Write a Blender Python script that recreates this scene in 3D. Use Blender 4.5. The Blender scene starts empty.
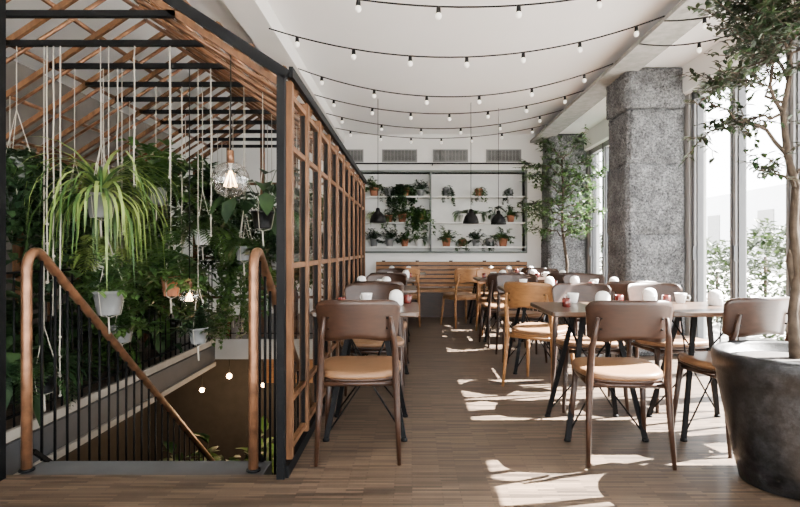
import bpy, math, random
from mathutils import Vector, Matrix
R = random.Random(7)
scn = bpy.context.scene

# ------------------------------------------------------------ materials
def mat(name, col, rough=0.5, metal=0.0, var=0.0, scale=8.0, bump=0.0, stretch=(1,1,1), emit=None, es=0.0, spec=None):
    m = bpy.data.materials.new(name); m.use_nodes = True
    nt = m.node_tree; b = nt.nodes['Principled BSDF']
    b.inputs['Base Color'].default_value = (*col, 1)
    b.inputs['Roughness'].default_value = rough
    b.inputs['Metallic'].default_value = metal
    if spec is not None: b.inputs['Specular IOR Level'].default_value = spec
    if emit:
        b.inputs['Emission Color'].default_value = (*emit, 1)
        b.inputs['Emission Strength'].default_value = es
    if var > 0 or bump > 0:
        tc = nt.nodes.new('ShaderNodeTexCoord'); mp = nt.nodes.new('ShaderNodeMapping')
        mp.inputs['Scale'].default_value = stretch
        no = nt.nodes.new('ShaderNodeTexNoise'); no.inputs['Scale'].default_value = scale
        no.inputs['Detail'].default_value = 5
        nt.links.new(tc.outputs['Object'], mp.inputs['Vector'])
        nt.links.new(mp.outputs['Vector'], no.inputs['Vector'])
        if var > 0:
            r = nt.nodes.new('ShaderNodeValToRGB')
            r.color_ramp.elements[0].position = 0.3; r.color_ramp.elements[1].position = 0.7
            r.color_ramp.elements[0].color = (*[max(0, c*(1-var)) for c in col], 1)
            r.color_ramp.elements[1].color = (*[min(1, c*(1+var)) for c in col], 1)
            nt.links.new(no.outputs['Fac'], r.inputs['Fac'])
            nt.links.new(r.outputs['Color'], b.inputs['Base Color'])
        if bump > 0:
            bp = nt.nodes.new('ShaderNodeBump'); bp.inputs['Strength'].default_value = bump
            bp.inputs['Distance'].default_value = 0.01
            nt.links.new(no.outputs['Fac'], bp.inputs['Height'])
            nt.links.new(bp.outputs['Normal'], b.inputs['Normal'])
    return m

def glassmat(name, tint=(1,1,1), lo=0.04, hi=0.5, rough=.02):
    m = bpy.data.materials.new(name); m.use_nodes = True; nt = m.node_tree
    for n in list(nt.nodes): nt.nodes.remove(n)
    o = nt.nodes.new('ShaderNodeOutputMaterial'); mx = nt.nodes.new('ShaderNodeMixShader')
    t = nt.nodes.new('ShaderNodeBsdfTransparent'); t.inputs[0].default_value = (*tint, 1)
    g = nt.nodes.new('ShaderNodeBsdfGlossy'); g.inputs['Roughness'].default_value = rough
    lw = nt.nodes.new('ShaderNodeLayerWeight'); lw.inputs['Blend'].default_value = .25
    mr = nt.nodes.new('ShaderNodeMapRange'); mr.inputs['To Min'].default_value = lo; mr.inputs['To Max'].default_value = hi
    nt.links.new(lw.outputs['Facing'], mr.inputs['Value']); nt.links.new(mr.outputs[0], mx.inputs[0])
    nt.links.new(t.outputs[0], mx.inputs[1]); nt.links.new(g.outputs[0], mx.inputs[2])
    nt.links.new(mx.outputs[0], o.inputs[0])
    return m

def leafmat(name, c1, c2, scale=6):
    m = bpy.data.materials.new(name); m.use_nodes = True; nt = m.node_tree
    b = nt.nodes['Principled BSDF']; b.inputs['Roughness'].default_value = 0.45
    b.inputs['Specular IOR Level'].default_value = .3
    out = nt.nodes['Material Output']
    tc = nt.nodes.new('ShaderNodeTexCoord'); no = nt.nodes.new('ShaderNodeTexNoise'); no.inputs['Scale'].default_value = scale
    r = nt.nodes.new('ShaderNodeValToRGB')
    r.color_ramp.elements[0].position = 0.35; r.color_ramp.elements[1].position = 0.68
    r.color_ramp.elements[0].color = (*c1, 1); r.color_ramp.elements[1].color = (*c2, 1)
    tr = nt.nodes.new('ShaderNodeBsdfTranslucent'); mx = nt.nodes.new('ShaderNodeMixShader'); mx.inputs[0].default_value = 0.25
    nt.links.new(tc.outputs['Object'], no.inputs['Vector']); nt.links.new(no.outputs['Fac'], r.inputs['Fac'])
    nt.links.new(r.outputs['Color'], b.inputs['Base Color']); nt.links.new(r.outputs['Color'], tr.inputs['Color'])
    nt.links.new(b.outputs[0], mx.inputs[1]); nt.links.new(tr.outputs[0], mx.inputs[2]); nt.links.new(mx.outputs[0], out.inputs[0])
    return m

def floormat():
    m = bpy.data.materials.new('mosaic_parquet'); m.use_nodes = True; nt = m.node_tree
    b = nt.nodes['Principled BSDF']
    tc = nt.nodes.new('ShaderNodeTexCoord')
    def brick(w, h, mortar, c1, c2, cm, off):
        br = nt.nodes.new('ShaderNodeTexBrick'); br.inputs['Scale'].default_value = 1
        br.inputs['Brick Width'].default_value = w; br.inputs['Row Height'].default_value = h
        br.inputs['Mortar Size'].default_value = mortar; br.inputs['Bias'].default_value = 0.0
        br.inputs['Color1'].default_value = (*c1, 1); br.inputs['Color2'].default_value = (*c2, 1)
        br.inputs['Mortar'].default_value = (*cm, 1); br.offset = off
        nt.links.new(tc.outputs['Object'], br.inputs['Vector']); return br
    br = brick(.22, .018, .0012, (.098, .066, .043), (.022, .0148, .0102), (.005, .0036, .0028), .37)
    b2 = brick(1.3, .126, .0, (.60, .60, .60), (.40, .40, .40), (.5, .5, .5), .43)
    mp = nt.nodes.new('ShaderNodeMapping'); mp.inputs['Scale'].default_value = (3, 40, 1)
    no = nt.nodes.new('ShaderNodeTexNoise'); no.inputs['Scale'].default_value = 1.5; no.inputs['Detail'].default_value = 4
    nt.links.new(tc.outputs['Object'], mp.inputs['Vector']); nt.links.new(mp.outputs['Vector'], no.inputs['Vector'])
    mx = nt.nodes.new('ShaderNodeMixRGB'); mx.blend_type = 'OVERLAY'; mx.inputs[0].default_value = 0.5
    nt.links.new(br.outputs['Color'], mx.inputs[1]); nt.links.new(no.outputs['Fac'], mx.inputs[2])
    m2 = nt.nodes.new('ShaderNodeMixRGB'); m2.blend_type = 'OVERLAY'; m2.inputs[0].default_value = 0.8
    nt.links.new(mx.outputs[0], m2.inputs[1]); nt.links.new(b2.outputs['Color'], m2.inputs[2])
    nt.links.new(m2.outputs[0], b.inputs['Base Color'])
    b.inputs['Roughness'].default_value = 0.45; b.inputs['Specular IOR Level'].default_value = .3
    bp = nt.nodes.new('ShaderNodeBump'); bp.inputs['Strength'].default_value = 0.3; bp.inputs['Distance'].default_value = 0.003
    nt.links.new(br.outputs['Fac'], bp.inputs['Height']); bp.invert = True
    nt.links.new(bp.outputs['Normal'], b.inputs['Normal'])
    return m

def speckle(name, dark, light, sc1, sc2, rough, bump, dist=.03, p0=.36, p1=.66, ov=.5, spec=.5):
    m = bpy.data.materials.new(name); m.use_nodes = True; nt = m.node_tree
    b = nt.nodes['Principled BSDF']; b.inputs['Roughness'].default_value = rough; b.inputs['Specular IOR Level'].default_value = spec
    tc = nt.nodes.new('ShaderNodeTexCoord')
    n1 = nt.nodes.new('ShaderNodeTexNoise'); n1.inputs['Scale'].default_value = sc1; n1.inputs['Detail'].default_value = 6; n1.inputs['Roughness'].default_value = 0.8
    n2 = nt.nodes.new('ShaderNodeTexNoise'); n2.inputs['Scale'].default_value = sc2; n2.inputs['Detail'].default_value = 8; n2.inputs['Roughness'].default_value = .65
    for n in (n1, n2): nt.links.new(tc.outputs['Object'], n.inputs['Vector'])
    r = nt.nodes.new('ShaderNodeValToRGB'); r.color_ramp.elements[0].position = p0; r.color_ramp.elements[1].position = p1
    r.color_ramp.elements[0].color = (*dark, 1); r.color_ramp.elements[1].color = (*light, 1)
    r2 = nt.nodes.new('ShaderNodeValToRGB'); r2.color_ramp.elements[0].position = .35; r2.color_ramp.elements[1].position = .65
    mx = nt.nodes.new('ShaderNodeMixRGB'); mx.blend_type = 'OVERLAY'; mx.inputs[0].default_value = ov
    nt.links.new(n1.outputs['Fac'], r.inputs['Fac']); nt.links.new(n2.outputs['Fac'], r2.inputs['Fac'])
    nt.links.new(r.outputs['Color'], mx.inputs[1]); nt.links.new(r2.outputs['Color'], mx.inputs[2])
    nt.links.new(mx.outputs[0], b.inputs['Base Color'])
    ad = nt.nodes.new('ShaderNodeMath'); ad.operation = 'MULTIPLY_ADD'; ad.inputs[1].default_value = 2.5
    nt.links.new(n2.outputs['Fac'], ad.inputs[0]); nt.links.new(n1.outputs['Fac'], ad.inputs[2])
    bp = nt.nodes.new('ShaderNodeBump'); bp.inputs['Strength'].default_value = bump; bp.inputs['Distance'].default_value = dist
    nt.links.new(ad.outputs[0], bp.inputs['Height']); nt.links.new(bp.outputs['Normal'], b.inputs['Normal'])
    return m

M = {}
M['floor'] = floormat()
M['granite'] = speckle('rough_granite', (0.022, 0.023, 0.026), (0.30, 0.305, 0.31), 48, 7, .9, 1.0, .05, .38, .64, .42, .2)
M['potdark'] = speckle('dark_glazed_pot', (0.0012, 0.0012, 0.0014), (0.016, 0.0165, 0.018), 22, 6, .38, .3, .006, .4, .7, .8, .25)
M['white'] = mat('white_plaster', (0.77, 0.76, 0.73), 0.9, var=0.03, scale=2)
M['ceil'] = mat('ceiling_paint', (0.90, 0.90, 0.89), 0.9, var=0.015, scale=1.5)
M['grey'] = mat('grey_plaster', (0.32, 0.32, 0.31), 0.9, var=0.08, scale=3)
M['beam'] = mat('concrete_beam', (0.20, 0.195, 0.18), 0.9, var=0.3, scale=12, bump=0.4)
M['creamd'] = mat('taupe_plaster', (0.13, 0.115, 0.10), 0.9, var=0.2, scale=2)
M['steel'] = mat('black_steel', (0.0020, 0.0022, 0.0025), 0.6, 0.0, var=0.2, spec=.08)
M['copper'] = mat('copper_pipe', (0.15, 0.070, 0.034), 0.36, 0.6, var=0.5, scale=14, bump=0.05)
M['wood'] = mat('stained_wood', (0.088, 0.040, 0.017), 0.5, var=0.45, scale=5, stretch=(6, 6, 1), spec=.2)
M['walnut'] = mat('walnut', (0.0215, 0.0090, 0.0045), 0.38, var=0.35, scale=8, stretch=(1, 6, 6), spec=.3)
M['oak'] = mat('oak', (0.19, 0.088, 0.030), 0.42, var=0.25, scale=8, stretch=(1, 6, 6), spec=.3)
M['leather'] = mat('tan_leather', (0.135, 0.068, 0.031), 0.42, var=0.12, scale=14, bump=0.12, spec=.28)
M['tabletop'] = mat('dark_wood_tabletop', (0.042, 0.022, 0.012), 0.3, var=0.3, scale=5, stretch=(2, 12, 1), spec=.45)
M['frame'] = mat('window_aluminium', (0.20, 0.20, 0.20), 0.5, 0.1, var=0.03)
M['framed'] = mat('window_dark_gasket', (0.03, 0.032, 0.035), 0.5, var=0.1)
M['glass'] = glassmat('window_glass', lo=.03, hi=.25)
M['glasst'] = glassmat('sash_glass', (.90, .92, .91), lo=.03, hi=.26)
M['bulbglass'] = glassmat('bulb_glass', (0.97, 0.96, 0.94), .16, .75, .06)
M['filament'] = mat('filament', (1, .6, .3), 0.5, emit=(1.0, 0.6, 0.28), es=40)
M['bulb'] = mat('frosted_bulb', (0.85, 0.83, 0.78), 0.2, emit=(1.0, 0.9, 0.72), es=.8)
M['black'] = mat('black_rubber', (0.003, 0.003, 0.003), 0.55, var=0.1, spec=.1)
M['potgrey'] = mat('zinc_grey_pot', (0.15, 0.155, 0.155), 0.6, var=0.15, scale=10)
M['potwhite'] = mat('white_ceramic', (0.74, 0.73, 0.70), 0.3, var=0.03)
M['terra'] = mat('terracotta', (0.24, 0.092, 0.044), 0.8, var=0.2, scale=12)
M['soil'] = mat('soil', (0.02, 0.014, 0.01), 0.95, var=0.4, scale=40, bump=0.5)
M['bark'] = mat('bark', (0.042, 0.031, 0.022), 0.9, var=0.5, scale=25, bump=0.5, spec=.15)
M['rope'] = mat('white_rope', (0.36, 0.33, 0.275), 0.9, var=0.1)
M['slate'] = mat('slate_step', (0.04, 0.042, 0.045), 0.65, var=0.2, scale=6)
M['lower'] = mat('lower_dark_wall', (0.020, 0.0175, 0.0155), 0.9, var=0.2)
M['trim'] = mat('slab_edge_trim', (0.28, 0.25, 0.21), 0.7, var=0.1)
M['shelfframe'] = mat('sage_metal', (0.075, 0.088, 0.08), 0.6, var=0.1)
M['shelf'] = mat('shelf_white', (0.74, 0.74, 0.70), 0.6, var=0.04)
M['vent'] = mat('vent_metal', (0.18, 0.18, 0.175), 0.6, var=0.08)
M['red'] = mat('red_glass', (0.08, 0.012, 0.009), 0.2, var=0.1)
M['ground'] = mat('outdoor_paving', (0.42, 0.41, 0.39), 0.9, var=0.15, scale=3)
M['facade'] = mat('outdoor_facade', (0.6, 0.61, 0.62), 0.9, var=0.05, scale=1)
M['leafd'] = leafmat('leaf_dark', (0.006, 0.018, 0.007), (0.026, 0.058, 0.017))
M['leafm'] = leafmat('leaf_mid', (0.016, 0.046, 0.012), (0.068, 0.130, 0.028))
M['leafl'] = leafmat('leaf_light', (0.085, 0.145, 0.028), (0.29, 0.37, 0.10))
M['leafo'] = leafmat('leaf_olive', (0.007, 0.015, 0.005), (0.030, 0.048, 0.013))

# ------------------------------------------------------------ mesh builder
class MB:
    def __init__(s): s.v = []; s.f = []; s.mi = []; s.sm = []; s.mats = []
    def idx(s, m):
        m = M[m]
        if m not in s.mats: s.mats.append(m)
        return s.mats.index(m)
    def add(s, vs, fs, m, smooth=False):
        o = len(s.v); k = s.idx(m)
        s.v += [tuple(v) for v in vs]
        for f in fs:
            s.f.append(tuple(i+o for i in f)); s.mi.append(k); s.sm.append(smooth)
    def box(s, a, b, m):
        x0, y0, z0 = a; x1, y1, z1 = b
        x0, x1 = min(x0, x1), max(x0, x1); y0, y1 = min(y0, y1), max(y0, y1); z0, z1 = min(z0, z1), max(z0, z1)
        vs = [(x0,y0,z0),(x1,y0,z0),(x1,y1,z0),(x0,y1,z0),(x0,y0,z1),(x1,y0,z1),(x1,y1,z1),(x0,y1,z1)]
        s.add(vs, [(0,3,2,1),(4,5,6,7),(0,1,5,4),(1,2,6,5),(2,3,7,6),(3,0,4,7)], m)
    def beam(s, a, b, w, h, m):
        a = Vector(a); b = Vector(b); d = (b-a).normalized()
        up = Vector((0,0,1)) if abs(d.z) < 0.9 else Vector((0,1,0))
        sd = d.cross(up).normalized(); u = sd.cross(d)
        vs = []
        for p in (a, b):
            for i, j in ((-1,-1),(1,-1),(1,1),(-1,1)): vs.append(p+sd*i*w/2+u*j*h/2)
        s.add(vs, [(3,2,1,0),(4,5,6,7),(0,1,5,4),(1,2,6,5),(2,3,7,6),(3,0,4,7)], m)
    def tube(s, path, r, m, n=8):
        P = [Vector(p) for p in path]; k = len(P)
        rs = r if isinstance(r, (list, tuple)) else [r]*k
        d0 = (P[1]-P[0]).normalized(); ref = Vector((0,0,1)) if abs(d0.z) < 0.9 else Vector((1,0,0))
        sd = d0.cross(ref).normalized(); vs = []
        for i in range(k):
            d = (P[min(i+1,k-1)]-P[max(i-1,0)])
            d = d.normalized() if d.length > 1e-9 else d0
            sd = (sd-d*sd.dot(d)); sd = sd.normalized() if sd.length > 1e-6 else d.orthogonal().normalized()
            u = d.cross(sd)
            for j in range(n):
                t = 2*math.pi*j/n; vs.append(P[i]+(sd*math.cos(t)+u*math.sin(t))*rs[i])
        fs = []
        for i in range(k-1):
            for j in range(n):
                j2 = (j+1) % n; fs.append((i*n+j, i*n+j2, (i+1)*n+j2, (i+1)*n+j))
        fs.append(tuple(range(n))[::-1]); fs.append(tuple((k-1)*n+j for j in range(n)))
        s.add(vs, fs, m, True)
    def lathe(s, prof, c, m, n=24, wob=0):
        vs = []; c = Vector(c)
        for r, z in prof:
            for j in range(n):
                t = 2*math.pi*j/n; rr = r*(1+wob*math.sin(3*t+z*9)) if wob else r
                vs.append((c.x+rr*math.cos(t), c.y+rr*math.sin(t), c.z+z))
        fs = []
        for i in range(len(prof)-1):
            for j in range(n):
                j2 = (j+1) % n; fs.append((i*n+j, i*n+j2, (i+1)*n+j2, (i+1)*n+j))
        if prof[0][0] > 1e-5: fs.append(tuple(range(n))[::-1])
        if prof[-1][0] > 1e-5: fs.append(tuple((len(prof)-1)*n+j for j in range(n)))
        s.add(vs, fs, m, True)
    def ball(s, c, r, m, n=14, sz=1.0):
        k = n//2+2
        s.lathe([(max(1e-6, r*math.sin(math.pi*i/k)), -r*sz*math.cos(math.pi*i/k)) for i in range(k+1)], c, m, n)
    def leaf(s, p, d, L, w, m, up=None, fold=0.25):
        p = Vector(p); d = Vector(d).normalized(); up = up or Vector((0,0,1))
        sd = d.cross(up); sd = sd.normalized() if sd.length > 1e-3 else Vector((1,0,0))
        u = sd.cross(d)
        a = p+d*L*0.35+sd*w/2+u*w*fold; b = p+d*L*0.35-sd*w/2+u*w*fold
        a2 = p+d*L*0.7+sd*w*0.38+u*w*fold*.3; b2 = p+d*L*0.7-sd*w*0.38+u*w*fold*.3
        m1 = p+d*L*0.35; m2 = p+d*L*.7-u*w*.1; t = p+d*L-u*L*0.12
        s.add([p, a, m1, b, a2, m2, b2, t], [(0,1,2),(0,2,3),(1,4,5,2),(2,5,6,3),(4,7,5),(5,7,6)], m, True)
    def blade(s, p, az, el, L, w, m, droop=1.6, n=7):
        p = Vector(p); seg = L/n; vs = []
        sd = Vector((-math.sin(az), math.cos(az), 0))
        for i in range(n+1):
            ww = w*(1-(i/n)**1.8)*0.5+0.0006
            vs += [p+sd*ww, p-sd*ww]
            d = Vector((math.cos(az)*math.cos(el), math.sin(az)*math.cos(el), math.sin(el)))
            p = p+d*seg; el -= droop/n*(1.0+0.6*i/n)
            el = max(el, -1.5)
        s.add(vs, [(2*i, 2*i+1, 2*i+3, 2*i+2) for i in range(n)], m, True)
    def mesh(s, name):
        me = bpy.data.meshes.new(name); me.from_pydata(s.v, [], s.f)
        for m in s.mats: me.materials.append(m)
        me.polygons.foreach_set('material_index', s.mi); me.polygons.foreach_set('use_smooth', s.sm)
        me.update(); return me
    def build(s, name, loc=(0,0,0), rot=0, bevel=0):
        return place(s.mesh(name), name, loc, rot, bevel)

def place(me, name, loc=(0,0,0), rot=0, bevel=0, sc=1):
    o = bpy.data.objects.new(name, me); scn.collection.objects.link(o)
    o.location = loc; o.rotation_euler = (0, 0, rot); o.scale = (sc, sc, sc)
    if bevel:
        b = o.modifiers.new('bevel', 'BEVEL'); b.width = bevel; b.segments = 2; b.limit_method = 'ANGLE'
    return o

def rdir(az, el): return Vector((math.cos(az)*math.cos(el), math.sin(az)*math.cos(el), math.sin(el)))

# ------------------------------------------------------------ room shell
XL, XR, YB, YF, H = -4.2, 2.85, 9.7, -2.6, 3.1
vx0, vx1, vy0, vy1 = -2.4, -0.66, 2.74, 6.8     # stair void
b = MB()
b.box((vx1, YF, -0.2), (3.05, YB+.3, 0), 'floor')
b.box((XL, YF, -0.2), (vx1, vy0, 0), 'floor')
b.box((XL, vy1, -0.2), (vx1, YB+.3, 0), 'floor')
b.box((XL, vy0, -0.2), (vx0, vy1, 0), 'floor')
b.build('floor')
b = MB()
b.box((XL-.2, YF-.2, H), (2.2, YB+.4, H+.15), 'ceil')
b.box((2.2, YF-.2, 3.0), (3.05, YB+.4, H+.15), 'ceil')
b.build('ceiling')
b = MB(); b.box((-1.40, YF, 2.94), (-1.16, YB-.01, H-.001), 'white'); b.build('ceiling_beam')
b = MB(); b.box((2.04, YF, 2.95), (2.34, YB-.01, H-.11), 'beam'); b.build('ceiling_beam')
# back wall with shelf recess
nx0, nx1, nz0, nz1 = -0.88, 1.95, 1.08, 2.44
b = MB()
b.box((XL, YB, 0), (nx0, YB+.4, H), 'white'); b.box((nx1, YB, 0), (3.05, YB+.4, H), 'white')
b.box((nx0, YB, 0), (nx1, YB+.4, nz0), 'white'); b.box((nx0, YB, nz1), (nx1, YB+.4, H), 'white')
b.box((nx0, YB+.22, nz0), (nx1, YB+.4, nz1), 'shelf')
b.build('wall_back')
b = MB(); b.box((XL-.2, YF, 0), (XL, YB+.4, H), 'creamd'); b.build('wall_left')
b = MB()
b.box((2.80, YF, 2.72), (3.05, YB, 3.0), 'white')
b.box((2.87, YF, 0), (3.05, YB, 0.06), 'grey')
b.box((2.87, 5.8, .06), (3.05, 6.45, 2.72), 'grey'); b.box((2.87, 9.1, .06), (3.05, YB, 2.72), 'grey')
b.build('wall_right')
b = MB()
b.box((XL, YF-.2, 2.75), (3.05, YF, H), 'white'); b.box((XL, YF-.2, 0), (3.05, YF, .1), 'grey')
for x in (XL, -2.5, -.8, .9, 2.75): b.box((x, YF-.2, .1), (x+.3, YF, 2.75), 'white')
b.build('wall_front')

# granite columns: stacked rough-split blocks with recessed joints
def column(x0, x1, y0, y1, seed):
    rr = random.Random(seed); b = MB(); z = 0
    hs = [0.60, 0.66, 0.74, 0.58, 0.42]
    for bi, h in enumerate(hs):
        z1 = min(z+h, 3.0); o = [rr.uniform(-.03, .03) for _ in range(4)]
        X0, X1, Y0, Y1 = x0-o[0], x1, y0-o[2]*.6, y1+o[3]*.5
        n = 18; vs = []; fs = []
        def grid(A, U, V, nrm):
            base = len(vs)
            for i in range(n+1):
                for j in range(n+1):
                    ed = min(i, n-i, j, n-j)
                    inn = -.034 if ed == 0 else (-.006 if ed == 1 else 0)
                    amp = rr.uniform(-.011, .014) if ed else rr.uniform(-.008, .008)
                    vs.append(Vector(A)+Vector(U)*(i/n)+Vector(V)*(j/n)+Vector(nrm)*(inn+amp))
            for i in range(n):
                for j in range(n):
                    a = base+i*(n+1)+j; fs.append((a, a+n+1, a+n+2, a+1))
        hz = z1-z
        grid((X0, Y0, z), (X1-X0, 0, 0), (0, 0, hz), (0, -1, 0))
        grid((X0, Y1, z), (0, Y0-Y1, 0), (0, 0, hz), (-1, 0, 0))
        grid((X1, Y1, z), (X0-X1, 0, 0), (0, 0, hz), (0, 1, 0))
        b.add(vs, fs, 'granite', True)
        b.box((X0+.04, Y0+.04, z), (X1, Y1-.04, z1-.001), 'granite')
        z = z1
    b.build('granite_column')
column(2.24, 2.84, 5.8, 6.42, 1)
column(2.24, 2.84, 9.1, 9.66, 2)

def window(name, ys, z0=.06, z1=2.72):
    b = MB(); x = 2.93
    y0, y1 = ys[0], ys[-1]
    b.box((x-.05, y0, z0), (x+.05, y1, z0+.09), 'frame'); b.box((x-.05, y0, z1-.08), (x+.05, y1, z1), 'frame')
    for i, y in enumerate(ys):
        w = .045
        b.box((x-.05, y-w, z0), (x+.05, y+w, z1), 'frame')
        b.box((x-.055, y-.006, z0), (x-.05, y+.006, z1), 'framed')
    for i in range(len(ys)-1):
        ya, yb = ys[i]+.045, ys[i+1]-.045
        b.box((x-.03, ya, z0+.09), (x+.03, ya+.02, z1-.08), 'framed'); b.box((x-.03, yb-.02, z0+.09), (x+.03, yb, z1-.08), 'framed')
        b.box((x-.08, yb-.03, 1.0), (x-.05, yb-.01, 1.14), 'framed')
        b.add([(x, ya, z0+.09), (x, yb, z0+.09), (x, yb, z1-.08), (x, ya, z1-.08)], [(0,1,2,3)], 'glass')
    b.build(name)
window('window_1', [-2.5, -1.75, -1.0, -.25, .5, 1.25, 2.0, 2.75, 3.5, 4.27, 5.03, 5.75])
window('window_2', [6.5, 7.15, 7.8, 8.45, 9.06])

for x0, x1 in ((-1.22, -.84), (-.52, .09), (.36, .97), (1.28, 1.89)):
    b = MB(); b.box((x0, YB-.02, 2.62), (x1, YB-.001, 2.84), 'vent')
    b.box((x0+.02, YB-.022, 2.64), (x1-.02, YB-.019, 2.82), 'black')
    for i in range(9):
        z = 2.645+i*.02; b.box((x0+.02, YB-.03, z), (x1-.02, YB-.022, z+.007), 'vent')
    for i in range(int((x1-x0)/.06)): b.box((x0+.03+i*.06, YB-.028, 2.64), (x0+.036+i*.06, YB-.021, 2.82), 'vent')
    b.build('ventilation_grille')

b = MB(); t = .035
b.box((nx0, YB-.06, nz0-t), (nx1, YB+.2, nz0), 'shelfframe'); b.box((nx0, YB-.06, nz1), (nx1, YB+.2, nz1+t), 'shelfframe')
for x in (nx0-t, nx1): b.box((x, YB-.06, nz0-t), (x+t, YB+.21, nz1+t), 'shelfframe')
b.box((.31, YB-.06, nz0), (.335, YB+.21, nz1), 'shelfframe')
shz = (1.16, 1.58, 2.03)
for z in shz: b.box((nx0, YB-.05, z-.02), (nx1, YB+.21, z), 'shelf')
b.build('wall_shelf_unit')
b = MB(); b.tube([(-1.12, YB-.25, 2.56), (2.0, YB-.25, 2.56)], .014, 'steel')
for x in (-1.1, .35, 1.95): b.tube([(x, YB-.25, 2.56), (x, YB-.01, 2.56)], .01, 'steel')
b.build('pipe_rail')
b = MB()
bx0, bx1 = -.62, 1.98
b.box((bx0, 9.18, 0), (bx1, YB-.02, .40), 'walnut')
for i in range(6): b.box((bx0, 9.12+i*.09, .41), (bx1, 9.12+i*.09+.075, .45), 'oak')
for i in range(6): b.box((bx0, YB-.075, .47+i*.075), (bx1, YB-.045, .47+i*.075+.05), 'oak')
b.box((bx0, YB-.045, .47), (bx1, YB-.03, .90), 'walnut')
for i in range(5): b.box((bx0+.1+i*.58, YB-.045, .42), (bx0+.16+i*.58, YB-.02, .92), 'walnut')
b.build('slatted_bench')

# ------------------------------------------------------------ stairwell
b = MB()
zb = -2.9
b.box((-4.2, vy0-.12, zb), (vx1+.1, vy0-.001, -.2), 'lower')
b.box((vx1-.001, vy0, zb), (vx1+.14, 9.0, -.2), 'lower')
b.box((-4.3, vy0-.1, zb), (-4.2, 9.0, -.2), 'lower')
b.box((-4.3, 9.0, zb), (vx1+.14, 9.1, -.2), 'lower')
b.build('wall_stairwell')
b = MB(); b.box((-4.3, vy0-.1, zb-.1), (vx1+.2, 9.1, zb), 'slate'); b.build('floor_lower')
b = MB()
b.box((vx0-.03, vy1-.031, -.22), (vx1, vy1-.001, .02), 'grey')
b.box((vx0-.001, vy0, -.03), (vx0+.03, vy1-.03, .03), 'trim')
b.box((vx0-.001, vy0, -.24), (vx0+.02, vy1-.03, -.05), 'slate')
b.box((vx0-.001, vy0, -.30), (vx0+.03, vy1-.03, -.25), 'trim')
b.build('trim_1')
b = MB()
b.box((-1.85, 6.95, -.55), (-.80, 7.0, -.24), 'oak')
for i in range(7): b.box((-1.85+i*.16, 6.93, -.55), (-1.84+i*.16, 6.95, -.24), 'walnut')
b.build('timber_bulkhead')
b = MB()
sx0, sx1 = -1.95, -.74
b.box((sx0, vy0, -.2), (sx1, vy0+.22, -.015), 'slate')
y = vy0+.22; z = -.015
for i in range(14):
    z -= .19
    b.box((sx0, y-.02, z-.04), (sx1, y+.24, z), 'slate'); y += .235
for sx in (sx0-.03, sx1):
    b.add([(sx, vy0, -.02), (sx+.03, vy0, -.02), (sx, vy0, -.32), (sx+.03, vy0, -.32), (sx, y, z+.05), (sx+.03, y, z+.05), (sx, y, z-.25), (sx+.03, y, z-.25)],
          [(0,1,5,4), (2,6,7,3), (0,4,6,2), (1,3,7,5), (0,2,3,1), (4,5,7,6)], 'steel')
b.build('staircase')

slope = .19/.235
def handrail(x):
    b = MB(); y0 = vy0+.05; top = 1.10; path = [(x, y0, 0), (x, y0, .5), (x, y0, top-.09)]
    for i in range(1, 6):
        t = i/5*(math.pi/2+math.atan(slope)); path.append((x, y0+.07*(1-math.cos(t)), top-.09+.08*math.sin(t)))
    yy, zz = path[-1][1], path[-1][2]
    for k in (1, 2, 3): path.append((x, yy+k*.95, zz-k*.95*slope))
    b.tube(path, .025, 'copper', 12)
    b.lathe([(.036, 0), (.036, .008), (.027, .012)], (x, y0, .001), 'steel', 12)
    L = 2.9; b.beam((x, y0+.05, .08), (x, y0+.05+L, .08-L*slope), .02, .02, 'steel')
    n = 27
    for i in range(n):
        q = (i+.6)/n*L; yb = y0+.05+q; zt = zz-(yb-yy)*slope-.01
        b.tube([(x, yb, .08-q*slope-.02), (x, yb, zt)], .0075, 'steel', 6)
    b.build('stair_handrail')
handrail(-1.92); handrail(-.79)

b = MB()
for xx0, yy0, xx1, yy1 in ((-2.45, 2.72, -4.1, 2.72), (-2.45, 2.74, -2.45, 6.75), (-2.45, 6.86, -.72, 6.86)):
    n = int(math.hypot(xx1-xx0, yy1-yy0)/.115)
    b.beam((xx0, yy0, .96), (xx1, yy1, .96), .03, .012, 'steel'); b.beam((xx0, yy0, .08), (xx1, yy1, .08), .02, .012, 'steel')
    for i in range(n+1):
        t = i/n; x = xx0+(xx1-xx0)*t; y = yy0+(yy1-yy0)*t
        b.tube([(x, y, 0.0), (x, y, .96)], .0065, 'steel', 6)
b.build('gallery_railing')

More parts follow.
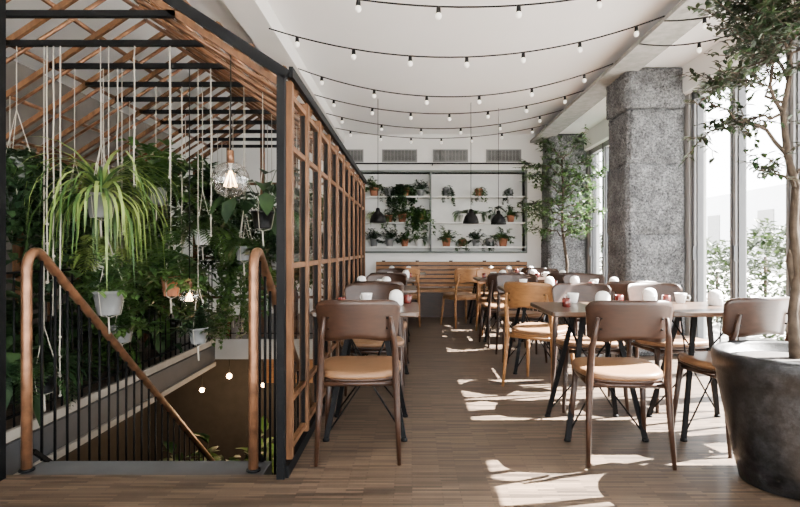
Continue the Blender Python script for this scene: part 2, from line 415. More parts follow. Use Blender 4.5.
# ------------------------------------------------------------ glasshouse frame
b = MB()
gx, gr, gl = -.62, -1.9, -3.18; ez, rz = 1.94, 2.79; g0, g1 = 2.70, 7.12
b.beam((gx-.01, g0, 0), (gx-.01, g0, ez), .038, .04, 'steel'); b.beam((gx+.02, g0, ez), (gr, g0, rz), .04, .05, 'steel')
b.beam((gr, g0, rz), (gl, g0, ez), .05, .05, 'steel'); b.beam((gl, g0, 0), (gl, g0, ez), .05, .06, 'steel')
b.beam((-1.975, g0-.02, 0), (-1.975, g0-.02, rz-.03), .035, .04, 'steel')
b.beam((gx, g0, .03), (gx, g1, .03), .05, .06, 'steel')
b.beam((gx+.035, g0, ez+.02), (gx+.035, g1, ez+.02), .02, .05, 'steel')
ys = [3.04+.43*i for i in range(10)]
for i, y in enumerate(ys):
    b.beam((gx, y, ez), (gr, y, rz), .03, .035, 'wood'); b.beam((gl, y, ez), (gr, y, rz), .03, .035, 'wood')
    b.tube([(gx-.02, y+.10, ez-.02), (gr, y+.10, rz-.05)], .014, 'copper', 7)
    b.tube([(gl, y+.10, ez-.02), (gr, y+.10, rz-.05)], .014, 'copper', 7)
    b.beam((-1.28, y, 2.38), (-2.52, y, 2.38), .03, .035, 'steel')
for k in range(9):
    t = k/8; x = gx+(gr-gx)*t; z = ez+(rz-ez)*t+.035
    b.tube([(x, g0, z), (x, g1, z)], .016, 'copper' if k % 2 else 'wood', 8)
    if k % 2 == 0:
        x = gl+(gr-gl)*t; b.tube([(x, g0, z), (x, g1, z)], .016, 'copper', 8)
sp = [2.80]+[2.80+.43*i for i in range(1, 11)]
for i, y in enumerate(sp):
    b.box((gx-.025, y-.020, 0.06), (gx+.025, y+.020, ez), 'wood')
for i in range(len(sp)-1):
    ya, yb = sp[i]+.020, sp[i+1]-.020
    for z in (.10, .34, 1.02, 1.62, 1.88): b.box((gx-.013, ya, z-.014), (gx+.013, yb, z+.014), 'wood')
    b.box((gx-.018, yb-.012, .08), (gx+.008, yb, 1.9), 'steel')
    b.add([(gx, ya, .12), (gx, yb, .12), (gx, yb, 1.86), (gx, ya, 1.86)], [(0,1,2,3)], 'glasst')
for y in sp: b.box((gl-.03, y-.022, 0), (gl+.03, y+.022, ez), 'wood')
for z in (.9, 1.4, 1.9): b.beam((gl, g0, z), (gl, g1, z), .03, .035, 'wood')
for i in range(7):
    x = gx+(gl-gx)*i/6; zt = ez+(rz-ez)*(1-abs(x-gr)/(gr-gl))
    b.box((x-.025, g1-.025, 0), (x+.025, g1+.025, zt), 'wood')
for z in (.5, 1.0, 1.5, 1.94): b.beam((gx, g1, z), (gl, g1, z), .03, .035, 'wood')
b.beam((gx, g1, ez), (gr, g1, rz), .04, .05, 'wood'); b.beam((gl, g1, ez), (gr, g1, rz), .04, .05, 'wood')
b.build('glasshouse_frame')

# ------------------------------------------------------------ chair
def chair_mesh(wood, seat, name):
    b = MB()
    def outline(sc, k=28):
        pts = []
        for i in range(k):
            t = 2*math.pi*i/k; c, s = math.cos(t), math.sin(t); e = 2/3.6
            x = abs(c)**e*(1 if c > 0 else -1); y = abs(s)**e*(1 if s > 0 else -1)
            w = .225 if y > 0 else .225-.028*abs(y)
            pts.append((x*w*sc, y*.215*(sc)))
        return pts
    def pad(rings, m):
        k = 28; vs = []
        for sc, z in rings:
            for x, y in outline(sc): vs.append((x, y+.0, z+(.012*(y/.2) if y > 0 else 0)-.006*(1-abs(x/.22))))
        fs = [(i*k+j, i*k+(j+1) % k, (i+1)*k+(j+1) % k, (i+1)*k+j) for i in range(len(rings)-1) for j in range(k)]
        fs.append(tuple(range(k))[::-1]); fs.append(tuple((len(rings)-1)*k+j for j in range(k)))
        b.add(vs, fs, m, True)
    pad([(.90, .418), (.975, .424), (.985, .436)], wood)
    pad([(.985, .437), (1.0, .446), (.995, .458), (.96, .468), (.85, .472), (.4, .468)], seat)
    for sx in (-1, 1):
        b.tube([(sx*.185, .155, .43), (sx*.20, .18, .2), (sx*.212, .20, 0)], [.019, .016, .011], wood, 10)
        b.tube([(sx*.212, -.245, 0), (sx*.202, -.212, .25), (sx*.195, -.20, .44), (sx*.190, -.222, .60), (sx*.182, -.248, .66), (sx*.168, -.262, .76)], [.011, .016, .02, .017, .014, .009], wood, 10)
        b.tube([(sx*.19, -.18, .405), (sx*.185, .15, .405)], .014, wood, 8)
    b.tube([(-.185, .15, .405), (.185, .15, .405)], .014, wood, 8)
    b.tube([(-.19, -.185, .405), (.19, -.185, .405)], .014, wood, 8)
    nu, nv = 26, 8; th = .014; vs = []
    for side in (0, 1):
        for i in range(nu+1):
            u = -1+2*i/nu
            zt = .850-.035*abs(u)**14-.006*u*u; zb = .640+.012*math.cos(u*math.pi)+.025*abs(u)**10
            for j in range(nv+1):
                v = j/nv; z = zb+(zt-zb)*v
                wx = .203+.016*v
                x = u*wx; y = -.275-.03*v+.085*u*u+(th if side else 0)
                vs.append((x, y, z))
    N = (nu+1)*(nv+1); fs = []
    for i in range(nu):
        for j in range(nv):
            a = i*(nv+1)+j; fs.append((a, a+nv+1, a+nv+2, a+1)); fs.append((N+a, N+a+1, N+a+nv+2, N+a+nv+1))
    for i in range(nu):
        a = i*(nv+1); fs.append((a, N+a, N+a+nv+1, a+nv+1)); a += nv; fs.append((a, a+nv+1, N+a+nv+1, N+a))
    for j in range(nv):
        fs.append((j, j+1, N+j+1, N+j)); a = nu*(nv+1)+j; fs.append((a, N+a, N+a+1, a+1))
    b.add(vs, fs, wood, True)
    for sx in (-1, 1):
        for z in (.70, .755): b.tube([(sx*.150, -.275-.03*((z-.64)/.2)+.085*.53, z), (sx*.150, -.285-.03*((z-.64)/.2)+.085*.53, z)], .0055, 'steel', 8)
    return b.mesh(name)
ch_w = chair_mesh('walnut', 'leather', 'dining_chair_walnut')
ch_o = chair_mesh('oak', 'leather', 'dining_chair_oak')
def chair(x, y, rot=0, me=None):
    return place(me or ch_w, 'dining_chair', (x, y, 0), math.radians(rot))

# ------------------------------------------------------------ tables
def table_mesh(w, d):
    b = MB(); z = .75
    r = .03; k = 6; ring = []
    for cx, cy, a0 in ((w/2-r, d/2-r, 0), (-w/2+r, d/2-r, 90), (-w/2+r, -d/2+r, 180), (w/2-r, -d/2+r, 270)):
        for i in range(k+1):
            t = math.radians(a0+90*i/k); ring.append((cx+r*math.cos(t), cy+r*math.sin(t)))
    n = len(ring); vs = []
    for s, zz in ((.985, z-.028), (1, z-.022), (1, z-.004), (.992, z)):
        vs += [(x*s, y*s, zz) for x, y in ring]
    fs = [(i*n+j, i*n+(j+1) % n, (i+1)*n+(j+1) % n, (i+1)*n+j) for i in range(3) for j in range(n)]
    fs.append(tuple(range(n))[::-1]); fs.append(tuple(3*n+j for j in range(n)))
    b.add(vs, fs, 'tabletop')
    b.box((-.20, -.20, z-.04), (.20, .20, z-.028), 'steel')
    for sx, sy in ((-1, -1), (1, -1), (1, 1), (-1, 1)):
        b.beam((sx*.09, sy*.09, z-.035), (sx*.225, sy*.235, 0.008), .028, .018, 'steel')
        b.tube([(sx*.225, sy*.235, .03), (-sx*.05, sy*.10, .42), (-sx*.18, -sy*.10, z-.035)], .0055, 'steel', 6)
        b.lathe([(.020, 0), (.020, .012), (.012, .018)], (sx*.225, sy*.235, 0), 'black', 10)
    return b.mesh('dining_table')
tb = table_mesh(.62, .62); tbw = table_mesh(.66, .62)
def pot_mesh():
    b = MB()
    b.lathe([(.038, 0), (.044, .006), (.045, .05), (.043, .07), (.034, .088), (.018, .097), (.0001, .10)], (0,0,0), 'potwhite', 20)
    b.lathe([(.046, .045), (.046, .049), (.045, .05)], (0,0,0), 'potwhite', 20)
    return b.mesh('sugar_pot')
def candle_mesh():
    b = MB()
    b.lathe([(.022, 0), (.026, .004), (.028, .055), (.026, .055), (.023, .01), (.0001, .01)], (0,0,0), 'red', 18)
    b.lathe([(.020, .01), (.020, .03), (.0001, .03)], (0,0,0), 'potwhite', 12)
    return b.mesh('candle_holder')
def cup_mesh():
    b = MB()
    b.lathe([(.022, 0), (.026, .003), (.036, .05), (.038, .065), (.035, .065), (.033, .05), (.022, .006), (.0001, .006)], (0,0,0), 'potwhite', 20)
    b.tube([(.035, 0, .052), (.055, 0, .050), (.060, 0, .035), (.050, 0, .020), (.031, 0, .022)], .0035, 'potwhite', 6)
    return b.mesh('coffee_cup')
pm, cm, cpm = pot_mesh(), candle_mesh(), cup_mesh()

left_tables = [(-.27, 3.46), (-.27, 5.2), (-.27, 6.95), (-.1, 8.62)]
right_tables = [(1.12, 3.46), (1.79, 3.46), (1.14, 5.2), (1.80, 5.2), (1.10, 6.95), (1.78, 6.95), (1.1, 8.62), (1.75, 8.62)]
for i, (x, y) in enumerate(left_tables+right_tables):
    place(tbw if y == 3.46 and x > 1 else tb, 'dining_table', (x, y, 0))
    rr = random.Random(i)
    place(pm, 'sugar_pot', (x+rr.uniform(.0, .2), y+rr.uniform(-.05, .12), .75))
    place(cm, 'candle_holder', (x+rr.uniform(-.2, -.12), y+rr.uniform(-.05, .2), .75))
    place(cpm, 'coffee_cup', (x+rr.uniform(-.06, .0), y+.24, .75), rr.uniform(0, 6))
    if i % 2 == 0: place(cm, 'candle_holder', (x+.24, y+.22, .75))
    else: place(pm, 'sugar_pot', (x-.22, y+.24, .75))
chair(-.285, 3.10, 2); chair(-.28, 3.98, 182)
chair(-.27, 4.80, -3); chair(-.27, 5.65, 178)
chair(-.27, 6.52, 0); chair(-.27, 7.38, 180); chair(-.1, 8.2, 0, ch_o)
chair(1.12, 3.06, -4); chair(1.25, 3.97, 176)
chair(1.83, 3.25, 14); chair(1.84, 3.99, 186)
chair(1.05, 4.58, -38, ch_o); chair(1.1, 5.66, 180)
chair(1.80, 4.80, 0); chair(1.80, 5.68, 178)
chair(1.04, 6.52, 6); chair(1.1, 7.38, 184, ch_o)
chair(1.75, 6.52, -4); chair(1.78, 7.40, 180)
chair(.70, 8.10, 25, ch_o); chair(1.22, 8.2, 0); chair(1.75, 8.2, 4)

# ------------------------------------------------------------ plants
def pot_on(b, c, r, h, m):
    b.lathe([(r*.72, 0), (r*.76, .004), (r, h*.86), (r*1.08, h*.87), (r*1.08, h), (r*.95, h), (r*.92, h*.9), (.0001, h*.9)], c, m, 22)
    b.lathe([(r*.92, h*.9), (.0001, h*.93)], c, 'soil', 16)

def foliage(b, c, kind, S, rr, m, dens=1.0):
    c = Vector(c)
    if kind == 'spider':
        for i in range(int(150*dens)):
            az = rr.uniform(0, 6.283); el = rr.uniform(-.1, 1.35)
            b.blade(c, az, el, S*rr.uniform(.7, 1.45), .017*max(.7, S/.40), 'leafl' if rr.random() < .7 else 'leafm', rr.uniform(1.9, 3.4), 8)
    elif kind == 'bush':
        for i in range(int(34*dens)):
            az = rr.uniform(0, 6.283); el = rr.uniform(-.05, 1.5); p = c.copy(); d = rdir(az, el); L = S*rr.uniform(.55, 1.05)
            path = [p.copy()]
            for k in range(6):
                p = p+d*L/6; d = (d+Vector((rr.uniform(-.2, .2), rr.uniform(-.2, .2), -.13))).normalized(); path.append(p.copy())
                for q in range(3):
                    ld = (d*.4+rdir(rr.uniform(0, 6.283), rr.uniform(-.5, .6))).normalized()
                    b.leaf(p, ld, S*rr.uniform(.18, .32), S*rr.uniform(.09, .16), m)
            b.tube(path, .002, m, 4)
    elif kind == 'broad':
        for i in range(int(30*dens)):
            az = rr.uniform(0, 6.283); el = rr.uniform(.1, 1.45); L = S*rr.uniform(.4, 1.0); d = rdir(az, el); p = c+d*L
            b.tube([c, c+d*L*.5+Vector((0,0,.02)), p], .003, m, 5)
            b.leaf(p, rdir(az, el-1.2), S*.6, S*.32, m)
    elif kind == 'trail':
        for i in range(int(26*dens)):
            az = rr.uniform(0, 6.283); d = rdir(az, rr.uniform(.1, 1.1)); p = c.copy(); L = S*rr.uniform(.6, 2.1); path = [p.copy()]; n = 12
            for k in range(n):
                p = p+d*L/n; d = (d*.72+Vector((rr.uniform(-.15, .15), rr.uniform(-.15, .15), -.38))).normalized(); path.append(p.copy())
                for q in range(3):
                    ld = rdir(rr.uniform(0, 6.283), rr.uniform(-.9, .4))
                    b.leaf(p, ld, S*rr.uniform(.15, .24), S*rr.uniform(.10, .16), m)
            b.tube(path, .0018, m, 4)
    elif kind == 'fern':
        for i in range(int(32*dens)):
            az = rr.uniform(0, 6.283); el = rr.uniform(.2, 1.4); L = S*rr.uniform(.7, 1.15); p = c.copy(); n = 14
            sd = Vector((-math.sin(az), math.cos(az), 0))
            for k in range(n):
                d = rdir(az, el); q = p+d*L/n; el -= .16
                w = S*.24*math.sin(math.pi*(k+1.2)/(n+1.5))
                for s in (-1, 1): b.leaf(q, (sd*s+d*.5), w, w*.34, m, up=Vector((0, 0, 1)))
                b.tube([p, q], .0015, m, 3); p = q

def hanging(x, y, zp, r, h, potm, kind, S, lm, seed, ztop=2.38, dens=1.0):
    rr = random.Random(seed); b = MB()
    pot_on(b, (0, 0, 0), r, h, potm)
    foliage(b, (0, 0, h*.95), kind, S, rr, lm, dens)
    kz = h+.30
    for a in range(3):
        t = a*2.094+.4; b.tube([(r*1.1*math.cos(t), r*1.1*math.sin(t), h), (0, 0, kz)], .0025, 'rope', 4)
        b.tube([(r*1.1*math.cos(t), r*1.1*math.sin(t), h), (r*.8*math.cos(t), r*.8*math.sin(t), 0), (0, 0, -.02)], .0025, 'rope', 4)
    b.tube([(0, 0, kz), (0, 0, ztop-zp)], .003, 'rope', 4)
    b.tube([(0, 0, -.02), (.005, 0, -.12)], .006, 'rope', 5)
    b.build('hanging_planter', (x, y, zp))
Y = [3.04+.43*i for i in range(10)]
hp = [
 (-1.93, Y[1], 1.30, .080, .15, 'potgrey', 'spider', .56, 'leafl'),
 (-1.88, Y[1], .70, .085, .15, 'potgrey', 'bush', .24, 'leafm'),
 (-2.02, Y[2], .46, .068, .12, 'potgrey', 'bush', .26, 'leafm'),
 (-1.68, Y[2], .78, .062, .14, 'terra', 'bush', .32, 'leafm'),
 (-1.62, Y[3], 1.14, .065, .12, 'potwhite', 'fern', .34, 'leafm'),
 (-1.49, Y[2], .45, .062, .11, 'potgrey', 'bush', .20, 'leafd'),
 (-1.98, Y[3], 1.45, .075, .13, 'potgrey', 'bush', .40, 'leafm'),
 (-2.28, Y[1], .22, .07, .11, 'potdark', 'fern', .32, 'leafd'),
 (-2.35, Y[2], 1.30, .075, .12, 'terra', 'trail', .38, 'leafd'),
 (-1.42, Y[4], .90, .075, .12, 'potgrey', 'trail', .30, 'leafm'),
 (-2.40, Y[4], 1.10, .08, .13, 'potgrey', 'trail', .42, 'leafm'),
 (-1.85, Y[5], 1.40, .08, .13, 'potwhite', 'bush', .40, 'leafd'),
 (-2.40, Y[3], .75, .07, .12, 'potwhite', 'fern', .38, 'leafm'),
 (-1.45, Y[6], 1.25, .08, .13, 'potgrey', 'trail', .32, 'leafd'),
 (-2.15, Y[2], .95, .075, .13, 'potwhite', 'fern', .32, 'leafl'),
 (-2.1, Y[7], 1.5, .09, .13, 'potgrey', 'bush', .45, 'leafd'),
 (-1.30, Y[5], .75, .075, .12, 'terra', 'bush', .30, 'leafm'),
 (-1.66, Y[5], .50, .075, .12, 'potwhite', 'trail', .24, 'leafm'),
 (-1.30, Y[3], 1.02, .065, .11, 'potgrey', 'fern', .26, 'leafm'),
 (-1.55, Y[4], 1.40, .075, .13, 'potgrey', 'trail', .30, 'leafd'),
 (-2.10, Y[5], .80, .080, .13, 'terra', 'trail', .32, 'leafm'),
 (-1.95, Y[8], .80, .085, .13, 'potwhite', 'bush', .40, 'leafm'),
 (-1.35, Y[7], .85, .085, .13, 'potgrey', 'bush', .36, 'leafd'),
 (-2.45, Y[1], 1.55, .075, .12, 'potgrey', 'trail', .34, 'leafd'),
]
for i, h in enumerate(hp): hanging(*h, seed=20+i, ztop=2.38)
hanging(-1.04, Y[2], 1.25, .075, .12, 'potdark', 'broad', .34, 'leafd', 50, 2.205)
hanging(-1.02, Y[3], .95, .075, .12, 'potgrey', 'bush', .30, 'leafd', 60, 2.19)
hanging(-.98, Y[4], 1.25, .075, .12, 'potgrey', 'trail', .28, 'leafd', 51, 2.18)
hanging(-1.0, Y[5], .70, .075, .12, 'potwhite', 'bush', .30, 'leafm', 62, 2.19)
hanging(-1.0, Y[6], 1.3, .075, .12, 'terra', 'bush', .36, 'leafm', 52, 2.19)
hanging(-1.0, Y[8], 1.1, .075, .12, 'terra', 'trail', .36, 'leafd', 61, 2.19)
hanging(-2.80, Y[2], 1.35, .09, .14, 'potgrey', 'trail', .46, 'leafd', 53, 2.19)
hanging(-2.72, Y[3], 1.15, .09, .14, 'potgrey', 'bush', .52, 'leafd', 54, 2.19)
hanging(-2.85, Y[5], 1.4, .09, .14, 'terra', 'trail', .46, 'leafm', 55, 2.15)
hanging(-2.8, Y[7], 1.2, .09, .14, 'potgrey', 'bush', .52, 'leafd', 56, 2.19)
hanging(-2.2, Y[8], 1.2, .09, .14, 'potgrey', 'trail', .36, 'leafd', 57)
hanging(-1.5, Y[8], 1.4, .09, .14, 'potgrey', 'trail', .32, 'leafd', 58)
for i, (x, y, S, k, lm) in enumerate([(-2.80, 3.4, .55, 'broad', 'leafd'), (-2.9, 4.1, .68, 'bush', 'leafd'), (-2.8, 4.8, .6, 'fern', 'leafm'), (-2.9, 5.5, .65, 'bush', 'leafd'), (-2.8, 6.3, .6, 'broad', 'leafm'), (-3.45, 3.9, .65, 'bush', 'leafd')]):
    b = MB(); pot_on(b, (0, 0, 0), .16, .30, 'potdark'); foliage(b, (0, 0, .28), k, S, random.Random(80+i), lm); b.build('potted_plant', (x, y, 0))
for i, (x, y, h) in enumerate([(-2.35, 4.9, 1.2), (-2.15, 5.7, 1.3), (-3.0, 5.0, .9), (-1.75, 6.5, 1.1)]):
    b = MB(); pot_on(b, (0, 0, 0), .24, h, 'potgrey'); foliage(b, (0, 0, h*.96), 'bush', .8, random.Random(90+i), 'leafm'); b.build('potted_plant', (x, y, zb))
b = MB()
for i, (x, y, z0) in enumerate([(-2.22, Y[1], .7), (-2.26, Y[1], .9), (-2.05, Y[2], 1.0), (-1.72, Y[1], 1.5), (-1.5, Y[1], 1.55), (-1.78, Y[3], 1.0), (-1.40, Y[2], 1.2), (-2.18, Y[1], .2)]):
    pth = [(x+R.uniform(-.004, .004), y, 2.38-(2.38-z0)*k/8) for k in range(9)]; b.tube(pth, .0045, 'rope', 5)
    for k in range(4): b.ball((x, y, z0+.12*k), .010, 'rope', 8)
b.build('hanging_ropes')

kinds = ['bush', 'fern', 'broad', 'trail', 'bush', 'trail', 'spider', 'bush']
pots = ['terra', 'potwhite', 'potgrey', 'terra', 'terra', 'potgrey', 'potwhite', 'potgrey']
var = []
for i in range(8):
    b = MB(); pot_on(b, (0, 0, 0), .07, .13, pots[i]); foliage(b, (0, 0, .12), kinds[i], .20 if kinds[i] != 'trail' else .17, random.Random(130+i), ['leafm', 'leafm', 'leafd', 'leafm', 'leafm', 'leafd', 'leafm', 'leafd'][i], .65); var.append(b.mesh('potted_plant'))
for zi, z in enumerate(shz):
    x = nx0+.22
    while x < nx1-.18:
        if abs(x-.325) > .12 and R.random() < .95:
            k = R.randrange(8)
            place(var[k], 'potted_plant', (x, YB+.04, z), R.uniform(0, 6), sc=R.uniform(.9, 1.15))
        x += R.uniform(.22, .30)
b = MB(); pot_on(b, (0, 0, 0), .08, .15, 'terra'); foliage(b, (0, -.03, .15), 'trail', .38, random.Random(222), 'leafd', .8); b.build('trailing_ivy', (-.12, YB+.04, 2.03))
b = MB(); pot_on(b, (0, 0, 0), .08, .15, 'terra'); foliage(b, (0, -.03, .15), 'trail', .34, random.Random(223), 'leafm', .8); b.build('trailing_ivy', (.14, YB+.04, 1.58))

# ------------------------------------------------------------ trees
def wander(a, c, n, jit, rr, sag=0):
    a = Vector(a); c = Vector(c); out = [a]
    for i in range(1, n):
        t = i/n; out.append(a.lerp(c, t)+Vector((rr.uniform(-jit, jit), rr.uniform(-jit, jit), rr.uniform(-jit, jit)+sag*math.sin(math.pi*t))))
    out.append(c); return out
def twig_leaves(b, path, rr, m, L, step, dens=1):
    for i in range(len(path)-1):
        a, c = path[i], path[i+1]; d = (c-a); n = max(1, int(d.length/step)); dn = d.normalized()
        for k in range(n):
            p = a.lerp(c, (k+rr.random())/n)
            for q in range(dens):
                ld = (dn*.5+rdir(rr.uniform(0, 6.283), rr.uniform(-.7, .5))).normalized()
                l = L*rr.uniform(.7, 1.2); b.leaf(p, ld, l, l*.55, m if rr.random() < .7 else 'leafd', fold=.12)
def branch(b, a, e, r, rr, lm, L, nsub, sublen, jit=.03, step=.018, dens=1, zmax=2.9):
    p = wander(a, e, 7, jit, rr, .03)
    b.tube(p, [r*(1-.8*i/7) for i in range(8)], 'bark', 7)
    twig_leaves(b, p[4:], rr, lm, L, step, dens)
    main = (Vector(e)-Vector(a)).normalized()
    for k in range(nsub):
        t = rr.uniform(.25, 1.0); q = p[min(6, int(t*7))].lerp(p[min(7, int(t*7)+1)], rr.random())
        d = (main*.7+rdir(rr.uniform(0, 6.283), rr.uniform(-.5, .6))).normalized()
        e2 = q+d*sublen*rr.uniform(.5, 1.1)+Vector((0, 0, -.03)); e2.z = min(e2.z, zmax); e2.x = min(e2.x, 2.75)
        sp_ = wander(q, e2, 5, jit*.5, rr)
        b.tube(sp_, [r*.28*(1-.7*i/5)+.0008 for i in range(6)], 'bark', 5)
        twig_leaves(b, sp_[1:], rr, lm, L, step, dens)
rr = random.Random(5); b = MB()
pc = Vector((1.79, 2.64, 0))
b.lathe([(.20, 0), (.215, .006), (.245, .12), (.285, .32), (.312, .46), (.318, .52), (.332, .535), (.335, .60), (.330, .618), (.318, .625), (.295, .615), (.29, .57), (.0001, .57)], pc, 'potdark', 48, wob=.006)
b.lathe([(.29, .572), (.15, .59), (.0001, .585)], pc, 'soil', 24)
tr = [(1.82, 2.66, .57), (1.815, 2.67, .8), (1.835, 2.66, 1.0), (1.805, 2.65, 1.2), (1.825, 2.66, 1.4), (1.79, 2.67, 1.55), (1.76, 2.66, 1.75), (1.80, 2.66, 1.95), (1.78, 2.66, 2.15)]
b.tube(tr, [.026, .022, .021, .02, .019, .017, .014, .011, .007], 'bark', 10)
b.tube([(1.84, 2.68, .57), (1.845, 2.685, .85), (1.80, 2.67, 1.05), (1.85, 2.68, 1.25), (1.89, 2.7, 1.6), (1.98, 2.68, 1.9)], [.02, .016, .015, .013, .01, .006], 'bark', 9)
ends = [((1.79,2.67,1.55),(1.34,2.6,1.80),.011,18,.18),((1.76,2.66,1.75),(1.42,2.75,1.64),.008,16,.17),((1.76,2.66,1.75),(1.50,2.5,2.12),.010,46,.28),
 ((1.79,2.66,1.9),(1.62,2.8,2.30),.009,50,.28),((1.78,2.66,1.95),(1.95,2.55,2.25),.009,50,.28),((1.89,2.7,1.6),(2.2,2.6,1.9),.009,36,.26),((1.98,2.68,1.9),(2.1,2.8,2.3),.008,34,.28),
 ((1.81,2.65,1.4),(1.52,2.5,1.48),.008,14,.18),((1.825,2.66,1.45),(2.05,2.5,1.55),.008,18,.2),((1.78,2.66,2.1),(1.75,2.5,2.38),.007,46,.28),((1.76,2.66,1.8),(1.58,2.95,1.98),.008,36,.24),((1.8,2.66,2.0),(1.55,2.6,2.30),.007,46,.25),((1.8,2.66,2.0),(1.72,2.4,2.15),.007,46,.25)]
for a, e, r, ns, sl in ends: branch(b, a, e, r, rr, 'leafo', .040, ns, sl, step=.0125)
b.build('potted_tree')
rr = random.Random(9); b = MB()
tx, ty = 2.2, 8.05
b.lathe([(.2, 0), (.22, .1), (.27, .48), (.28, .5), (.25, .5), (.24, .45), (.0001, .45)], (tx, ty, 0), 'potdark', 28)
b.tube([(tx, ty, .45), (tx+.03, ty, .9), (tx-.04, ty, 1.4), (tx-.03, ty, 1.9), (tx-.05, ty, 2.4)], [.028, .024, .02, .015, .008], 'bark', 8)
for k in range(22):
    z = 1.25+k*.055; az = k*2.4; L = .64*(1-.35*abs(k-10)/10)
    e = (tx-.05+L*math.cos(az), ty+L*.8*math.sin(az), z+.18+rr.uniform(-.12, .15))
    e = (min(e[0], 2.7), e[1], min(e[2], 2.75))
    branch(b, (tx-.03, ty, z), e, .010, rr, 'leafm', .068, 16, .28, .03, .019)
b.build('potted_tree')

# ------------------------------------------------------------ lights (objects)
b = MB()
def strand(P0, P1, sag, nb, off=.5):
    P0 = Vector(P0); P1 = Vector(P1)
    f = lambda t: P0.lerp(P1, t)-Vector((0, 0, sag*4*t*(1-t)))
    b.tube([f(i/24) for i in range(25)], .0065, 'black', 5)
    for i in range(nb):
        p = f((i+off)/nb)
        b.tube([p, p-Vector((0, 0, .045))], [.014, .017], 'black', 8)
        b.ball(p-Vector((0, 0, .062)), .021, 'bulb', 10, 1.2)
strand((-1.15, 3.7, 2.93), (2.03, 3.7, 2.98), .25, 6)
strand((-1.15, 4.5, 2.88), (2.03, 4.5, 2.98), .28, 7)
strand((-1.15, 5.65, 2.93), (2.03, 5.65, 2.98), .31, 6, .45)
strand((-1.15, 6.6, 2.93), (2.03, 6.6, 2.98), .25, 7)
strand((-1.15, 7.5, 2.93), (2.03, 7.5, 2.98), .23, 6, .4)
strand((-1.15, 8.4, 2.93), (2.03, 8.4, 2.98), .18, 7)
strand((2.03, 4.5, 2.94), (2.79, 3.5, 2.93), .10, 2)
strand((2.03, 5.0, 2.94), (2.79, 4.4, 2.9), .08, 1)
b.build('string_lights')

def globe(x, y, z, r, ztop):
    b = MB(); b.ball((0, 0, 0), r, 'bulbglass', 28)
    b.tube([(0, 0, r-.01), (0, 0, r+.06)], [.02, .018], 'copper', 10); b.tube([(0, 0, r+.06), (0, 0, ztop-z)], .004, 'black', 5)
    for q in range(4):
        a = q*1.571+.3
        b.tube([(.05*r*math.cos(a), .05*r*math.sin(a), r*.5), (.35*r*math.cos(a), .35*r*math.sin(a), -.35*r), (.35*r*math.cos(a+.8), .35*r*math.sin(a+.8), -.35*r), (.05*r*math.cos(a+.8), .05*r*math.sin(a+.8), r*.45)], .0016, 'filament', 4)
    b.tube([(0, 0, r), (0, 0, r*.4)], [.012, .004], 'potwhite', 8)
    b.build('globe_pendant_lamp', (x, y, z))
globe(-.985, Y[0], 1.48, .10, 2.18)
globe(-1.55, Y[2], .77, .07, 2.38)
def dome(x, y, z, r):
    b = MB()
    b.lathe([(r, 0), (r*.97, .03), (r*.8, .09), (r*.45, .135), (.03, .15), (.025, .19), (.006, .2)], (0, 0, 0), 'black', 24)
    b.lathe([(r*.96, .002), (r*.75, .085), (.02, .13)], (0, 0, 0), 'copper', 24)
    b.ball((0, 0, .04), .035, 'bulb', 12); b.tube([(0, 0, .19), (0, 0, H-z)], .004, 'black', 5)
    b.build('dome_pendant_lamp', (x, y, z))
dome(-.45, 7.4, 1.46, .11) ; dome(.80, 7.6, 1.46, .11); dome(1.22, 7.9, 1.46, .11)
for x, y, z in ((-2.35, 7.2, -.52), (-1.4, 6.3, -.8), (-3.0, 8.0, -.9), (-2.2, 8.3, -.9)):
    b = MB(); b.ball((0, 0, 0), .035, 'filament', 12)
    if y > 6.8: b.tube([(0, 0, .03), (0, 0, -.2-z)], .005, 'black', 5)
    else: b.tube([(0, 0, .03), (0, 0, .35), (0, .62, .35)], .005, 'black', 5)  # this lamp is added in front of the timber bulkhead to light it
    b.build('globe_pendant_lamp', (x, y, z))
    l = bpy.data.lights.new('lower_lamp', 'POINT'); l.energy = 35; l.color = (1, .65, .35); l.shadow_soft_size = .06
    o = bpy.data.objects.new('pendant_light_source', l); o.location = (x, y, z-.08); scn.collection.objects.link(o)

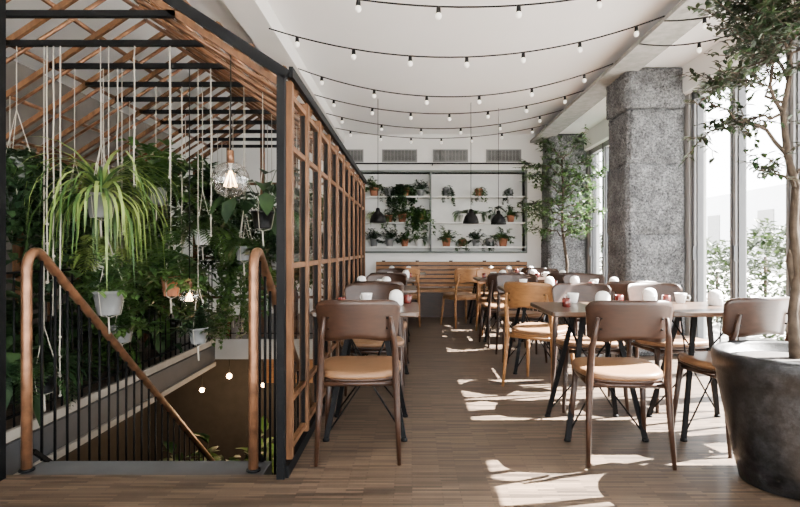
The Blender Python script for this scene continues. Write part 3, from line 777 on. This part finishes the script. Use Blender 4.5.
# ------------------------------------------------------------ outdoors
b = MB(); b.box((3.05, -20, -.15), (40, 40, -.02), 'ground'); b.box((XL-3, -20, -.15), (3.05, YF-.2, -.02), 'ground'); b.build('ground')
b = MB(); b.box((22, -10, -.02), (24, 45, 5), 'facade')
for i in range(18): b.box((21.95, -8+i*3, .8), (22, -6.4+i*3, 3.6), 'vent')
b.build('neighbouring_building')
rr = random.Random(3); b = MB()
for i in range(15):
    cy = 4.9+i*.62; cx = 4.6+rr.uniform(-.15, .15); cz = .55+rr.uniform(-.1, .2)
    b.tube([(cx, cy, -.02), (cx, cy, cz+.3)], .02, 'bark', 6)
    for k in range(620):
        d = rdir(rr.uniform(0, 6.283), rr.uniform(-1.2, 1.5)); p = Vector((cx, cy, cz))+Vector((d.x*.45, d.y*.5, d.z*.75))*rr.uniform(.6, 1.05)
        if p.z < 0: continue
        b.leaf(p, rdir(rr.uniform(0, 6.283), rr.uniform(-.3, 1)), .10, .06, 'leafo')
b.build('hedge')

# ------------------------------------------------------------ lighting
w = bpy.data.worlds.new('World'); scn.world = w; w.use_nodes = True
bg = w.node_tree.nodes['Background']; bg.inputs[0].default_value = (0.98, 0.985, 1.0, 1); bg.inputs[1].default_value = 19.0
s = bpy.data.lights.new('sun', 'SUN'); s.energy = 260; s.angle = .006; s.color = (1, .96, .90)
so = bpy.data.objects.new('sun', s); scn.collection.objects.link(so)
d = Vector((1.0, .20, 1.02)).normalized(); so.rotation_euler = d.to_track_quat('Z', 'Y').to_euler(); so.location = (10, 5, 10)
def portal(loc, rot, sx, sy):
    l = bpy.data.lights.new('portal', 'AREA'); l.shape = 'RECTANGLE'; l.size = sx; l.size_y = sy; l.cycles.is_portal = True
    o = bpy.data.objects.new('window_portal', l); o.location = loc; o.rotation_euler = rot; scn.collection.objects.link(o)
portal((3.0, 1.63, 1.4), (0, math.radians(90), 0), 2.7, 8.3)
portal((3.0, 7.78, 1.4), (0, math.radians(90), 0), 2.7, 2.7)
portal((-.6, YF-.15, 1.42), (math.radians(90), 0, 0), 7.0, 2.7)

# ------------------------------------------------------------ camera
cam = bpy.data.cameras.new('camera'); co = bpy.data.objects.new('camera', cam); scn.collection.objects.link(co)
co.location = (0, 0, 1.1); co.rotation_euler = (math.radians(90), 0, 0)
cam.sensor_width = 36; cam.lens = 25.2; cam.shift_x = -.015; cam.shift_y = -.0044; cam.clip_start = .05
scn.camera = co
